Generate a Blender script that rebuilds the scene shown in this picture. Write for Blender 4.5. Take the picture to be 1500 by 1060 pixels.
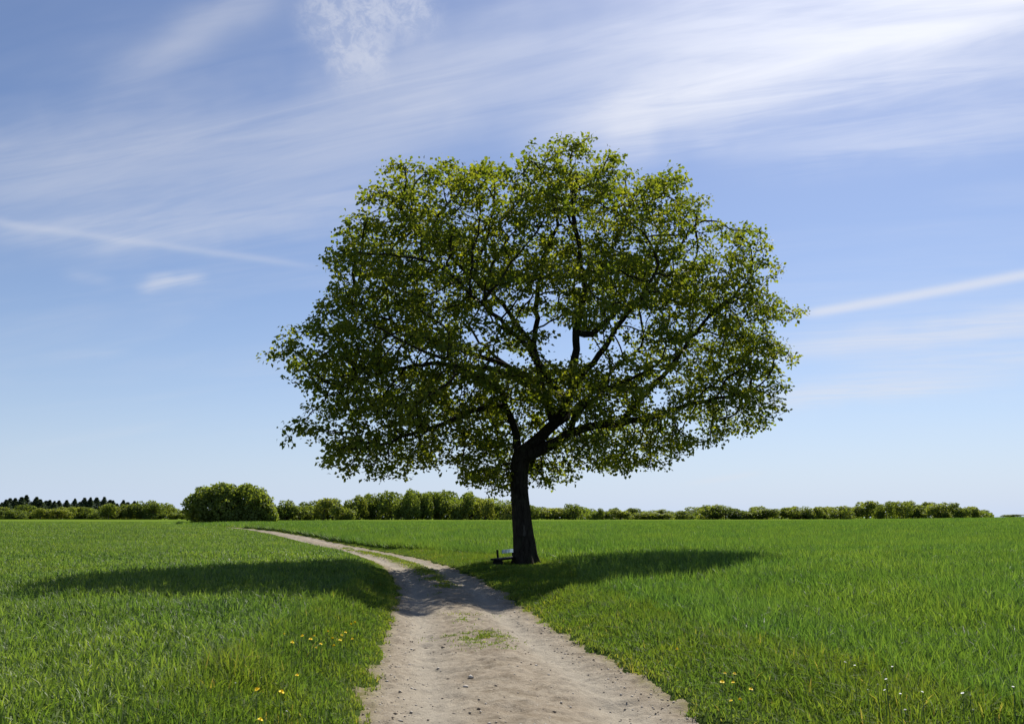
import bpy, bmesh, math, random
import numpy as np
from mathutils import Vector, Matrix

for o in list(bpy.data.objects):
    bpy.data.objects.remove(o)
scene = bpy.context.scene
col = scene.collection
R = math.radians

# ------------------------------------------------------------------ camera
F = 1300.0            # focal length in pixels of the 1500 px wide photograph
PITCH = math.atan(227 / F)
HC = 1.75
cam_d = bpy.data.cameras.new('camera')
cam_d.sensor_width = 36
cam_d.lens = 36 * F / 1500
cam_d.clip_start = 0.1
cam_d.clip_end = 12000
cam = bpy.data.objects.new('camera', cam_d)
cam.location = (0, 0, HC)
cam.rotation_euler = (math.pi / 2 + PITCH, 0, 0)
col.objects.link(cam)
scene.camera = cam


def ray(px, py):
    u = (px - 750) / F
    v = (530 - py) / F
    return Vector((u, math.cos(PITCH) - v * math.sin(PITCH), math.sin(PITCH) + v * math.cos(PITCH)))


def at_depth(px, py, y):
    r = ray(px, py)
    k = y / r.y
    return Vector((r.x * k, y, HC + r.z * k))


# ------------------------------------------------------------------ sun and sky
SUN_EL, SUN_AZ = R(46), R(24)           # azimuth measured from +Y (view direction) towards +X
sun_dir = Vector((math.sin(SUN_AZ) * math.cos(SUN_EL), math.cos(SUN_AZ) * math.cos(SUN_EL), math.sin(SUN_EL)))
sl = bpy.data.lights.new('sun', 'SUN')
sl.energy = 4.6
sl.angle = R(0.5)
sl.color = (1.0, 0.95, 0.86)
so = bpy.data.objects.new('sun', sl)
so.rotation_euler = sun_dir.to_track_quat('Z', 'Y').to_euler()
so.location = (60, 150, 140)
col.objects.link(so)

scene.view_settings.view_transform = 'Standard'
scene.view_settings.look = 'None'
EXPO = 0.65
scene.view_settings.exposure = EXPO
scene.view_settings.gamma = 1.0
scene.view_settings.use_curve_mapping = False
scene.cycles.max_bounces = 6
scene.cycles.diffuse_bounces = 3
scene.cycles.glossy_bounces = 2
scene.cycles.transmission_bounces = 4


class NT:
    """small helper for building node trees"""
    def __init__(self, tree):
        self.t = tree
        tree.nodes.clear()

    def n(self, kind, **kw):
        nd = self.t.nodes.new(kind)
        for k, v in kw.items():
            setattr(nd, k, v)
        return nd

    def put(self, sock, v):
        if isinstance(v, bpy.types.NodeSocket):
            self.t.links.new(v, sock)
        elif v is not None:
            sock.default_value = v

    def m(self, op, a, b=None, c=None, clamp=False):
        nd = self.n('ShaderNodeMath', operation=op, use_clamp=clamp)
        self.put(nd.inputs[0], a)
        if b is not None: self.put(nd.inputs[1], b)
        if c is not None: self.put(nd.inputs[2], c)
        return nd.outputs[0]

    def dot(self, a, v):
        nd = self.n('ShaderNodeVectorMath', operation='DOT_PRODUCT')
        self.put(nd.inputs[0], a)
        self.put(nd.inputs[1], v)
        return nd.outputs['Value']

    def vm(self, op, a, b=None):
        nd = self.n('ShaderNodeVectorMath', operation=op)
        self.put(nd.inputs[0], a)
        if b is not None: self.put(nd.inputs[1], b)
        return nd.outputs[0]

    def ss(self, x, lo, hi, a=0.0, b=1.0):
        nd = self.n('ShaderNodeMapRange', interpolation_type='SMOOTHSTEP')
        for i, v in enumerate((x, lo, hi, a, b)):
            self.put(nd.inputs[i], v)
        return nd.outputs[0]

    def noise(self, vec, scale, detail=3.0, rough=0.5, dist=0.0):
        nd = self.n('ShaderNodeTexNoise')
        if vec is not None: self.put(nd.inputs['Vector'], vec)
        nd.inputs['Scale'].default_value = scale
        nd.inputs['Detail'].default_value = detail
        nd.inputs['Roughness'].default_value = rough
        nd.inputs['Distortion'].default_value = dist
        return nd.outputs[0]

    def mix(self, f, a, b, mode='MIX'):
        nd = self.n('ShaderNodeMix', data_type='RGBA', blend_type=mode)
        self.put(nd.inputs[0], f)
        self.put(nd.inputs[6], a)
        self.put(nd.inputs[7], b)
        return nd.outputs[2]

    def ramp(self, f, stops):
        nd = self.n('ShaderNodeValToRGB')
        el = nd.color_ramp.elements
        while len(el) < len(stops): el.new(0.5)
        for e, (p, c) in zip(el, stops):
            e.position = p
            e.color = (*c, 1)
        self.put(nd.inputs[0], f)
        return nd.outputs[0]


world = bpy.data.worlds.new('World')
scene.world = world
world.use_nodes = True
W = NT(world.node_tree)
sky = W.n('ShaderNodeTexSky', sky_type='NISHITA', sun_disc=False)
sky.sun_elevation = SUN_EL
sky.sun_rotation = SUN_AZ
sky.altitude = 0
sky.air_density = 1.0
sky.dust_density = 0.5
sky.ozone_density = 2.5
SKY_STRENGTH = 0.060
SKY_WHITE = SKY_STRENGTH * 2 ** EXPO     # display white expressed in sky units
D = W.n('ShaderNodeTexCoord').outputs['Generated']
sep = W.n('ShaderNodeSeparateXYZ')
W.put(sep.inputs[0], D)
up = W.m('MAXIMUM', sep.outputs[2], 0.0)
# high cloud layer in plan: direction projected on a level sheet
den = W.m('ADD', up, 0.10)
cmb = W.n('ShaderNodeCombineXYZ')
W.put(cmb.inputs[0], W.m('DIVIDE', sep.outputs[0], den))
W.put(cmb.inputs[1], W.m('DIVIDE', sep.outputs[1], den))
P = cmb.outputs[0]


def plan(rot, sx, sy):
    mp = W.n('ShaderNodeMapping', vector_type='TEXTURE')
    W.put(mp.inputs[0], P)
    mp.inputs['Rotation'].default_value = (0, 0, rot)
    mp.inputs['Scale'].default_value = (1 / sx, 1 / sy, 1)
    return mp.outputs[0]


wob = W.noise(D, 9.0, 3, 0.6)                      # small wobble shared by the streaks
fine_a = W.noise(plan(R(-18), 1.3, 8.0), 1.0, 5, 0.60, 1.2)
fine_b = W.noise(plan(R(-26), 4.0, 36.0), 1.0, 3, 0.6, 0.6)
fine = W.m('ADD', W.m('MULTIPLY', fine_a, 0.82), W.m('MULTIPLY', fine_b, 0.18))
fine2 = W.noise(D, 60.0, 4, 0.7, 0.4)
big = W.noise(plan(R(-18), 0.8, 2.6), 1.0, 4, 0.55, 0.5)
veil = W.m('MULTIPLY', W.ss(big, 0.40, 0.72), W.ss(fine, 0.22, 0.85, 0.35, 1.0))
veil = W.m('MULTIPLY', veil, W.ss(up, 0.02, 0.25))
veil = W.m('MULTIPLY', veil, 0.16)


def streak(p1, p2, w, amp, soft=0.35, rag=0.0, tex=0.0, side=0.0):
    """a long cloud band lying on the great circle through two directions"""
    a, b = ray(*p1).normalized(), ray(*p2).normalized()
    n = a.cross(b).normalized()
    c = (a + b).normalized()
    t = n.cross(c).normalized()
    L = max(0.01, (b - a).length / 2)
    dn = W.dot(D, tuple(n))
    if rag:
        dn = W.m('ADD', dn, W.m('MULTIPLY', W.m('SUBTRACT', wob, 0.5), rag))
    q = W.m('DIVIDE', dn, w / F)
    g = W.m('POWER', 2.718, W.m('MULTIPLY', W.m('MULTIPLY', q, q), -1.0))
    s = W.m('ABSOLUTE', W.dot(D, tuple(t)))
    e = W.ss(s, L * (1 - soft), L * (1 + soft * 0.6), 1.0, 0.0)
    r = W.m('MULTIPLY', W.m('MULTIPLY', g, e), amp)
    r = W.m('MULTIPLY', r, W.m('GREATER_THAN', W.dot(D, tuple(c)), 0.3))
    if tex:
        r = W.m('MULTIPLY', r, W.ss(fine, 0.30, 0.70, max(0.0, 0.9 - 1.2 * tex), 1.10))
    return r


parts = [
    streak((1178, 461), (1700, 367), 6, 0.85, 0.12, 0.0025),                 # sharp vapour trail
    streak((-150, 305), (455, 389), 5, 0.20, 0.25, 0.006),                  # fading vapour trail
    streak((-160, 322), (330, 357), 22, 0.12, 0.5, 0.02, 0.5),
    streak((800, 195), (1750, -60), 46, 0.95, 0.5, 0.05, 0.40),             # main bright cirrus band
    streak((860, 170), (1650, -30), 14, 0.40, 0.6, 0.02, 0.3),
    streak((900, 70), (1700, -90), 70, 0.60, 0.6, 0.06, 0.35),
    streak((880, 215), (1700, 70), 28, 0.36, 0.6, 0.05, 0.6),
    streak((1100, 230), (1700, 160), 26, 0.34, 0.7, 0.05, 0.6),
    streak((1130, 514), (1750, 440), 18, 0.85, 0.6, 0.03, 0.5),
    streak((1060, 592), (1480, 552), 13, 0.7, 0.7, 0.03, 0.5),
    streak((1240, 545), (1700, 505), 16, 0.5, 0.7, 0.03, 0.5),
    streak((1010, 708), (1115, 692), 4, 0.22, 0.7, 0.006),
    streak((170, 130), (440, -50), 22, 0.28, 0.6, 0.03, 0.25),
    streak((-150, 250), (760, 110), 52, 0.22, 0.5, 0.08, 0.3),
    streak((-80, 290), (640, 235), 60, 0.30, 0.6, 0.08, 0.3),
    streak((480, 160), (1000, 20), 66, 0.32, 0.6, 0.07, 0.25),
    streak((60, 345), (560, 300), 28, 0.26, 0.6, 0.04, 0.4),
    streak((20, 660), (250, 618), 7, 0.10, 0.8, 0.01, 0.5),
    streak((60, 525), (180, 515), 6, 0.12, 0.7, 0.01, 0.5),
    streak((205, 422), (300, 408), 9, 0.5, 0.5, 0.010, 0.5),               # small torn scrap
    streak((215, 408), (255, 408), 7, 0.24, 0.7, 0.012, 0.5),
    streak((95, 402), (165, 412), 9, 0.14, 0.7, 0.012, 0.5),
    streak((885, 195), (965, 200), 24, 0.42, 0.6, 0.03, 0.4),               # hook beside the crown
]
# rippled patch of altocumulus
pc = W.m('ADD', streak((440, 25), (640, 5), 40, 0.9, 0.4, 0.06), streak((480, 95), (570, 80), 34, 0.8, 0.5, 0.05))
pc = W.m('MULTIPLY', pc, W.ss(fine2, 0.36, 0.66, 0.22, 0.62))
cl = W.m('ADD', veil, pc)
for p_ in parts:
    cl = W.m('ADD', cl, p_)
cl = W.m('SUBTRACT', 1.0, W.m('POWER', 2.718, W.m('MULTIPLY', cl, -1.15)))
# cirrus is brighter towards the sun (forward scattering)
cs = W.m('MAXIMUM', W.dot(D, tuple(sun_dir)), 0.0)
fw = W.m('ADD', W.m('MULTIPLY', W.m('POWER', cs, 14.0), 0.55), 0.74)
cc = W.vm('SCALE', (1.0, 1.02, 1.10))
cc_node = cc.node
W.put(cc_node.inputs['Scale'], W.m('DIVIDE', fw, SKY_WHITE))
tint = W.mix(1.0, sky.outputs[0], (0.89, 0.93, 1.08, 1), 'MULTIPLY')
# pale haze that thickens towards the horizon all round
hz = W.m('POWER', 2.718, W.m('MULTIPLY', up, -8.5))
hzc = W.vm('SCALE', (0.585, 0.71, 0.93))
W.put(hzc.node.inputs['Scale'], 1.0 / SKY_WHITE)
tint = W.mix(W.m('MULTIPLY', hz, 0.90), tint, hzc)
skyc = W.mix(cl, tint, cc)
bg = W.n('ShaderNodeBackground')
W.put(bg.inputs[0], skyc)
bg.inputs[1].default_value = SKY_STRENGTH
wo = W.n('ShaderNodeOutputWorld')
W.put(wo.inputs[0], bg.outputs[0])

# ------------------------------------------------------------------ helpers
rng = np.random.default_rng(7)
random.seed(7)


def tag(o, label=None, cat=None, group=None, kind=None):
    if label: o['label'] = label
    if cat: o['category'] = cat
    if group: o['group'] = group
    if kind: o['kind'] = kind
    return o


def link(name, me, parent=None, mat=None):
    o = bpy.data.objects.new(name, me)
    col.objects.link(o)
    if parent: o.parent = parent
    if mat and me is not None and not me.materials: me.materials.append(mat)
    return o


def empty(name, loc):
    o = bpy.data.objects.new(name, None)
    o.location = loc
    o.empty_display_size = 0.2
    col.objects.link(o)
    return o


def np_mesh(name, V, faces_list, attrs=None, smooth=False):
    """faces_list: list of int arrays (n,k). attrs: {name: per-vertex float array}"""
    me = bpy.data.meshes.new(name)
    me.vertices.add(len(V))
    me.vertices.foreach_set('co', np.ascontiguousarray(V, dtype=np.float32).ravel())
    lv = np.concatenate([f.ravel() for f in faces_list]).astype(np.int32)
    tot = np.concatenate([np.full(len(f), f.shape[1], dtype=np.int32) for f in faces_list])
    st = np.concatenate([[0], np.cumsum(tot)[:-1]]).astype(np.int32)
    me.loops.add(len(lv))
    me.loops.foreach_set('vertex_index', lv)
    me.polygons.add(len(tot))
    me.polygons.foreach_set('loop_start', st)
    me.polygons.foreach_set('loop_total', tot)
    if smooth:
        me.polygons.foreach_set('use_smooth', np.ones(len(tot), dtype=bool))
    for k, v in (attrs or {}).items():
        at = me.attributes.new(k, 'FLOAT', 'POINT')
        at.data.foreach_set('value', np.ascontiguousarray(v, dtype=np.float32))
    me.update(calc_edges=True)
    me.validate()
    return me


def vnoise(x, y, seed=0):
    """2D value noise, -1..1"""
    xi, yi = np.floor(x).astype(np.int64), np.floor(y).astype(np.int64)
    fx, fy = x - xi, y - yi
    fx, fy = fx * fx * (3 - 2 * fx), fy * fy * (3 - 2 * fy)

    def h(a, b):
        n = (a * 374761393 + b * 668265263 + seed * 144269) & 0xffffffff
        n = ((n ^ (n >> 13)) * 1274126177) & 0xffffffff
        return ((n ^ (n >> 16)) & 0xffff) / 32767.5 - 1
    return ((h(xi, yi) * (1 - fx) + h(xi + 1, yi) * fx) * (1 - fy)
            + (h(xi, yi + 1) * (1 - fx) + h(xi + 1, yi + 1) * fx) * fy)


def sstep(x, a, b):
    t = np.clip((x - a) / (b - a), 0, 1)
    return t * t * (3 - 2 * t)


# ------------------------------------------------------------------ materials
def material(name):
    m = bpy.data.materials.new(name)
    m.use_nodes = True
    return m, NT(m.node_tree)


def finish(N, shader, disp=None):
    o = N.n('ShaderNodeOutputMaterial')
    N.put(o.inputs[0], shader)


def principled(N, colr, rough=0.6, spec=0.4, normal=None):
    b = N.n('ShaderNodeBsdfPrincipled')
    N.put(b.inputs['Base Color'], colr)
    N.put(b.inputs['Roughness'], rough)
    N.put(b.inputs['Specular IOR Level'], spec)
    if normal is not None: N.put(b.inputs['Normal'], normal)
    return b.outputs[0]


def bump(N, h, strength, dist):
    b = N.n('ShaderNodeBump')
    b.inputs['Strength'].default_value = strength
    b.inputs['Distance'].default_value = dist
    N.put(b.inputs['Height'], h)
    return b.outputs[0]


def attr(N, name):
    return N.n('ShaderNodeAttribute', attribute_name=name).outputs['Fac']


def foliage_mat(name, stops, trans_tint=(1.38, 1.44, 0.62), trans=0.50, rough=0.45, spec=0.4, objvar=0.0, patch=None):
    m, N = material(name)
    r = attr(N, 'rnd')
    if objvar:
        oi = N.n('ShaderNodeObjectInfo').outputs['Random']
        r = N.m('ADD', N.m('MULTIPLY', r, 1 - objvar), N.m('MULTIPLY', oi, objvar))
    c = N.ramp(r, stops)
    if patch:
        pos = N.n('ShaderNodeNewGeometry').outputs['Position']
        c = N.mix(N.ss(N.noise(pos, patch[0], 3), 0.38, 0.68), c, N.mix(1.0, c, (*patch[1], 1), 'MULTIPLY'))
    p = principled(N, c, rough, spec)
    t = N.n('ShaderNodeBsdfTranslucent')
    N.put(t.inputs[0], N.mix(1.0, c, (*trans_tint, 1), 'MULTIPLY'))
    x = N.n('ShaderNodeMixShader')
    x.inputs[0].default_value = trans
    N.put(x.inputs[1], p)
    N.put(x.inputs[2], t.outputs[0])
    finish(N, x.outputs[0])
    return m


M_crop_left = foliage_mat('crop_leaf_left', [(0, (0.055, 0.106, 0.027)), (0.5, (0.116, 0.187, 0.048)), (1, (0.21, 0.272, 0.078))],
                          patch=(0.35, (1.25, 1.12, 0.9)), rough=0.5, spec=0.24)
M_crop_right = foliage_mat('crop_leaf_right', [(0, (0.050, 0.106, 0.026)), (0.5, (0.100, 0.180, 0.043)), (1, (0.178, 0.255, 0.064))],
                           patch=(0.25, (1.25, 1.10, 0.9)), rough=0.5, spec=0.28)
M_verge = foliage_mat('verge_grass', [(0, (0.052, 0.100, 0.022)), (0.45, (0.098, 0.160, 0.034)), (0.9, (0.18, 0.22, 0.05)), (1, (0.27, 0.24, 0.09))],
                      patch=(0.8, (1.25, 1.10, 0.8)), rough=0.6, spec=0.12)
M_oak_leaf = foliage_mat('oak_leaf', [(0, (0.056, 0.090, 0.018)), (0.5, (0.136, 0.164, 0.028)), (1, (0.285, 0.272, 0.046))],
                         trans_tint=(1.42, 1.50, 0.42), trans=0.55, rough=0.6, spec=0.18)
M_far_leaf = foliage_mat('far_leaf', [(0, (0.090, 0.130, 0.036)), (0.5, (0.155, 0.200, 0.055)), (1, (0.25, 0.275, 0.08))],
                         trans_tint=(1.45, 1.4, 0.45), trans=0.55, rough=0.6, spec=0.2, objvar=0.7)
M_conifer = foliage_mat('conifer_needle', [(0, (0.060, 0.095, 0.050)), (1, (0.11, 0.15, 0.07))],
                        trans=0.15, rough=0.6, spec=0.2, objvar=0.4)


def make_ground_mat():
    m, N = material('field_soil_and_sward')
    pos = N.n('ShaderNodeNewGeometry').outputs['Position']
    n1 = N.noise(pos, 0.05, 4)
    n2 = N.noise(pos, 6.0, 5, 0.65)
    n3 = N.noise(pos, 45.0, 3, 0.6)
    sward = N.ramp(n2, [(0.25, (0.065, 0.110, 0.018)), (0.55, (0.11, 0.175, 0.028)), (0.8, (0.16, 0.22, 0.04))])
    sward = N.mix(N.ss(n1, 0.4, 0.65), sward, N.mix(1.0, sward, (1.25, 1.12, 0.85, 1), 'MULTIPLY'))
    soil = N.ramp(n3, [(0.3, (0.030, 0.055, 0.012)), (0.7, (0.070, 0.095, 0.024))])
    far = attr(N, 'far')
    c = N.mix(far, soil, sward)
    finish(N, principled(N, c, 1.0, 0.0, bump(N, n2, 0.8, 0.12)))
    return m


def make_track_mat():
    m, N = material('sandy_track')
    pos = N.n('ShaderNodeNewGeometry').outputs['Position']
    n1 = N.noise(pos, 0.9, 4, 0.6)
    n2 = N.noise(pos, 9.0, 6, 0.7)
    n3 = N.noise(pos, 60.0, 4, 0.7)
    rut = attr(N, 'rut')
    c = N.ramp(n2, [(0.30, (0.125, 0.100, 0.069)), (0.44, (0.235, 0.196, 0.143)), (0.66, (0.32, 0.276, 0.209))])
    c = N.mix(N.ss(n1, 0.35, 0.7, 0.0, 0.45), c, (0.27, 0.22, 0.16, 1))
    c = N.mix(N.ss(n3, 0.56, 0.72, 0.0, 0.6), c, (0.17, 0.13, 0.09, 1))
    n4 = N.noise(pos, 24.0, 5, 0.75)
    c = N.mix(N.ss(n4, 0.55, 0.70, 0.0, 0.55), c, (0.13, 0.10, 0.07, 1))
    c = N.mix(N.ss(n4, 0.42, 0.30, 0.0, 0.5), c, (0.39, 0.35, 0.285, 1))
    n5 = N.noise(pos, 2.6, 5, 0.7)
    c = N.mix(N.m('MULTIPLY', N.m('SUBTRACT', 1.0, rut), N.ss(n5, 0.42, 0.66, 0.0, 0.75)), c, N.mix(1.0, c, (0.62, 0.58, 0.52, 1), 'MULTIPLY'))
    c = N.mix(N.m('MULTIPLY', rut, 0.6), c, (0.30, 0.270, 0.218, 1))
    edge = attr(N, 'edge')
    c = N.mix(N.m('MULTIPLY', edge, N.ss(n2, 0.35, 0.6)), c, (0.17, 0.15, 0.055, 1))
    nb = bump(N, N.m('ADD', N.m('MULTIPLY', n3, 0.4), n2), 0.9, 0.03)
    finish(N, principled(N, c, 0.92, 0.15, nb))
    return m


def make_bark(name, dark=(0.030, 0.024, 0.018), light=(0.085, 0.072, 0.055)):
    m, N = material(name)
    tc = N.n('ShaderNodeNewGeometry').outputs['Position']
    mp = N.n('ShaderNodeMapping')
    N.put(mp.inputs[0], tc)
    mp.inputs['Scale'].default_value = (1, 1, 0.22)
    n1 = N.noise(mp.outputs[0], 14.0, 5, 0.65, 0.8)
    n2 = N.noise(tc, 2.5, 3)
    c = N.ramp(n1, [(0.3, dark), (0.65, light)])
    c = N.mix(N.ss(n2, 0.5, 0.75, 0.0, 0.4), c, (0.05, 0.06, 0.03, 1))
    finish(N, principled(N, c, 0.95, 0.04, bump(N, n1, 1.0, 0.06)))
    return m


def plain(name, c, rough=0.5, spec=0.4, var=0.25, scale=20):
    m, N = material(name)
    tc = N.n('ShaderNodeTexCoord').outputs['Object']
    n = N.noise(tc, scale, 4, 0.6)
    cc_ = N.mix(N.ss(n, 0.3, 0.7), (*[v * (1 - var) for v in c], 1), (*[min(1, v * (1 + var)) for v in c], 1))
    finish(N, principled(N, cc_, rough, spec, bump(N, n, 0.3, 0.01)))
    return m


M_ground = make_ground_mat()
M_track = make_track_mat()
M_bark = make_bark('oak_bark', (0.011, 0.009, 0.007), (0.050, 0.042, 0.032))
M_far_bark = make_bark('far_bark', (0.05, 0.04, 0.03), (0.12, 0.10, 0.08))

# ------------------------------------------------------------------ lie of the land
_ty = np.array([-3000, -40, 0, 8, 16, 23, 32.4, 40.7, 54.8, 71.4, 90, 116, 130, 150, 170, 4000], float)
_tx = np.array([4.5, 4.5, 1.20, .25, -.85, -1.64, -3.35, -5.7, -10.9, -16.9, -24.5, -37, -45, -57, -66, -66], float)
_gy = np.linspace(-60, 220, 2801)
_gx = np.interp(_gy, _ty, _tx)
_k = np.exp(-np.linspace(-2, 2, 61) ** 2)
_k /= _k.sum()
_gx = np.convolve(np.pad(_gx, 30, mode='edge'), _k, mode='valid')


def cx(y): return np.interp(y, _gy, _gx)


def hw(y): return np.interp(y, [-40, 8, 16, 23, 32, 40, 55, 71, 116, 150], [1.62, 1.56, 1.26, 1.22, 1.2, 1.15, 1.1, 1.1, 1.25, 1.4])


def edge_d(x, y):
    """distance outside the track's edge (negative on the track), and side -1/+1"""
    off = x - cx(y)
    return np.abs(off) - hw(y) - 0.10 * vnoise(x * 1.3, y * 1.3, 3) - 0.06 * vnoise(x * 4.3, y * 4.3, 4), np.where(off < 0, -1, 1)


def H(x, y):
    x = np.asarray(x, float)
    y = np.asarray(y, float)
    d, s = edge_d(x, y)
    bank = np.where(s < 0, 0.23 * sstep(d, 0.0, 1.3) * (1 - 0.40 * sstep(y, 34, 56)), 0.10 * sstep(d, 0, 1.2) + 0.20 * sstep(d, 3.4, 8.0))
    base = -0.14 + 0.19 * sstep(d, -0.22, 0.12)
    rise = np.interp(np.degrees(np.arctan2(x, np.maximum(y, 1))), [-40, -20, -8, 5, 20, 32], [0.30, 0.10, 0.00, 0.00, 0.20, 1.00])
    far = rise * sstep(y, 25, 200) + 0.38 * sstep(y, 42, 115)
    roll = 0.05 * vnoise(x / 9, y / 9, 11) * sstep(d, 0.5, 4) + 0.025 * vnoise(x / 1.7, y / 1.7, 12) * sstep(d, 0.1, 1)
    return base + bank + far + roll - 2.5 * sstep(y, 420, 1200)


def grid_mesh(name, X, Y, Z, attrs=None):
    r, c = X.shape
    V = np.stack([X, Y, Z], -1).reshape(-1, 3)
    i = np.arange(r * c).reshape(r, c)
    q = np.stack([i[:-1, :-1], i[:-1, 1:], i[1:, 1:], i[1:, :-1]], -1).reshape(-1, 4)
    return np_mesh(name, V, [q], attrs, smooth=True)


ys = np.unique(np.concatenate([[-3000, -1000, -300, -100], np.arange(-40, 4, 2.0), np.arange(4, 40, 0.16), np.arange(40, 90, 0.5),
                               np.arange(90, 220, 2), np.geomspace(220, 6000, 60)]))
op = np.concatenate([np.arange(0, 4.2, 0.12), np.geomspace(4.3, 40, 36), np.geomspace(43, 5000, 36)])
offs = np.concatenate([-op[:0:-1], op])
Yg, Og = np.meshgrid(ys, offs, indexing='ij')
Xg = cx(Yg) + Og
Zg = H(Xg, Yg)
ground = link('ground', grid_mesh('ground', Xg, Yg, Zg, {'far': sstep(Yg, 60, 150).ravel()}), None, M_ground)
tag(ground, 'gently rolling farmland soil and sward reaching the horizon', None, None, 'structure')


def track_relief(x, y):
    off = (x - cx(y)) / hw(y)
    rut = np.exp(-((np.abs(off) - 0.58) / 0.20) ** 2)
    z = (-0.055 * rut + 0.02 * np.exp(-(off / 0.25) ** 2) + 0.026 * vnoise(x * 1.1, y * 0.8, 21) + 0.022 * vnoise(x * 3.7, y * 2.9, 22)
         + 0.018 * vnoise(x * 9, y * 8, 23) + 0.010 * vnoise(x * 21, y * 19, 24))
    return z, rut, off


ys = np.unique(np.concatenate([np.arange(-30, 5, 0.5), np.arange(5, 20, 0.05), np.arange(20, 60, 0.16), np.arange(60, 165, 0.6)]))
us = np.linspace(-1.18, 1.18, 72)
Yt, Ut = np.meshgrid(ys, us, indexing='ij')
Xt = cx(Yt) + Ut * hw(Yt)
zt, rut, offu = track_relief(Xt, Yt)
far_rise = np.interp(np.degrees(np.arctan2(Xt, np.maximum(Yt, 1))), [-40, -20, -8, 5, 20, 32], [0.30, 0.10, 0.00, 0.00, 0.20, 1.00]) * sstep(Yt, 25, 200) + 0.38 * sstep(Yt, 42, 115)
track = link('farm_track', grid_mesh('farm_track', Xt, Yt, zt + far_rise,
             {'rut': rut.ravel(), 'edge': sstep(np.abs(Ut), 0.86, 1.05).ravel()}), None, M_track)
tag(track, 'pale sandy farm track curving away to the left', None, None, 'structure')


def track_z(x, y):
    z, _, _ = track_relief(x, y)
    fr = np.interp(np.degrees(np.arctan2(x, np.maximum(y, 1))), [-40, -20, -8, 5, 20, 32], [0.30, 0.10, 0.00, 0.00, 0.20, 1.00]) * sstep(y, 25, 200) + 0.38 * sstep(y, 42, 115)
    return z + fr


def surf(x, y):
    return np.maximum(H(x, y), np.where(edge_d(x, y)[0] < 0.3, track_z(x, y), -9))


def on_ground(px, py, lift=0.0):
    """where the line of sight through a photo point meets the land (lifted)"""
    r = ray(px, py)
    y = np.geomspace(4.0, 400.0, 700)
    k = y / r.y
    hit = HC + r.z * k < surf(r.x * k, y) + lift
    j = int(np.argmax(hit))
    return float(r.x * k[j]), float(y[j])


# loose stones on the track: uncountable gravel
def make_gravel():
    n = 3600
    y = 7.0 + (rng.random(n) ** 1.7) * 30
    u = rng.uniform(-1.0, 1.0, n)
    u = np.where(rng.random(n) < 0.45, np.sign(u) * (0.68 + 0.30 * rng.random(n)), u)
    x = cx(y) + u * hw(y)
    z = track_z(x, y)
    s = 0.006 + 0.016 * rng.random(n) ** 3.0
    s *= np.where(rng.random(n) < 0.03, 1.8, 1)
    base = np.array([[1, 0, 0], [-1, 0, 0], [0, 1, 0], [0, -1, 0], [0, 0, 1], [0, 0, -0.6],
                     [.6, .6, .5], [-.6, .6, .45], [.6, -.6, .5], [-.6, -.6, .4]])
    base = base[:6]
    f = np.array([[0, 2, 4], [2, 1, 4], [1, 3, 4], [3, 0, 4], [2, 0, 5], [1, 2, 5], [3, 1, 5], [0, 3, 5]])
    a = rng.uniform(0, 6.28, n)
    V = base[None] * s[:, None, None] * rng.uniform(0.6, 1.3, (n, 6, 3)) * np.array([1, 1, 0.65])
    ca, sa = np.cos(a)[:, None], np.sin(a)[:, None]
    V = np.stack([V[..., 0] * ca - V[..., 1] * sa, V[..., 0] * sa + V[..., 1] * ca, V[..., 2]], -1)
    V += np.stack([x, y, z + 0.15 * s], -1)[:, None]
    Fc = (f[None] + 6 * np.arange(n)[:, None, None]).reshape(-1, 3)
    m, N = material('track_stone')
    c = N.ramp(attr(N, 'rnd'), [(0, (0.24, 0.19, 0.14)), (0.5, (0.40, 0.34, 0.27)), (1, (0.58, 0.53, 0.46))])
    finish(N, principled(N, c, 0.9, 0.2))
    o = link('gravel', np_mesh('gravel', V.reshape(-1, 3), [Fc], {'rnd': np.repeat(rng.random(n), 6)}), None, m)
    tag(o, 'loose pale stones scattered over the sandy track', 'gravel', None, 'stuff')


make_gravel()

# ------------------------------------------------------------------ trees of the far hedges
def leaf_cloud(pts, size, nrm=None, seed=0, aspect=0.7):
    r = np.random.default_rng(seed)
    n = len(pts)
    d = r.normal(size=(n, 3))
    if nrm is not None: d += nrm * 1.2
    d /= np.linalg.norm(d, axis=1)[:, None]
    a = np.cross(d, r.normal(size=(n, 3)))
    a /= np.linalg.norm(a, axis=1)[:, None]
    b = np.cross(d, a)
    s = size * r.uniform(0.6, 1.35, n)[:, None]
    V = np.stack([pts - a * s * 0.5, pts + b * s * aspect * 0.5 + d * s * 0.1, pts + a * s * 0.5, pts - b * s * aspect * 0.5 + d * s * 0.1], 1)
    Fq = np.arange(4 * n).reshape(n, 4)
    return V.reshape(-1, 3), Fq


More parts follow.
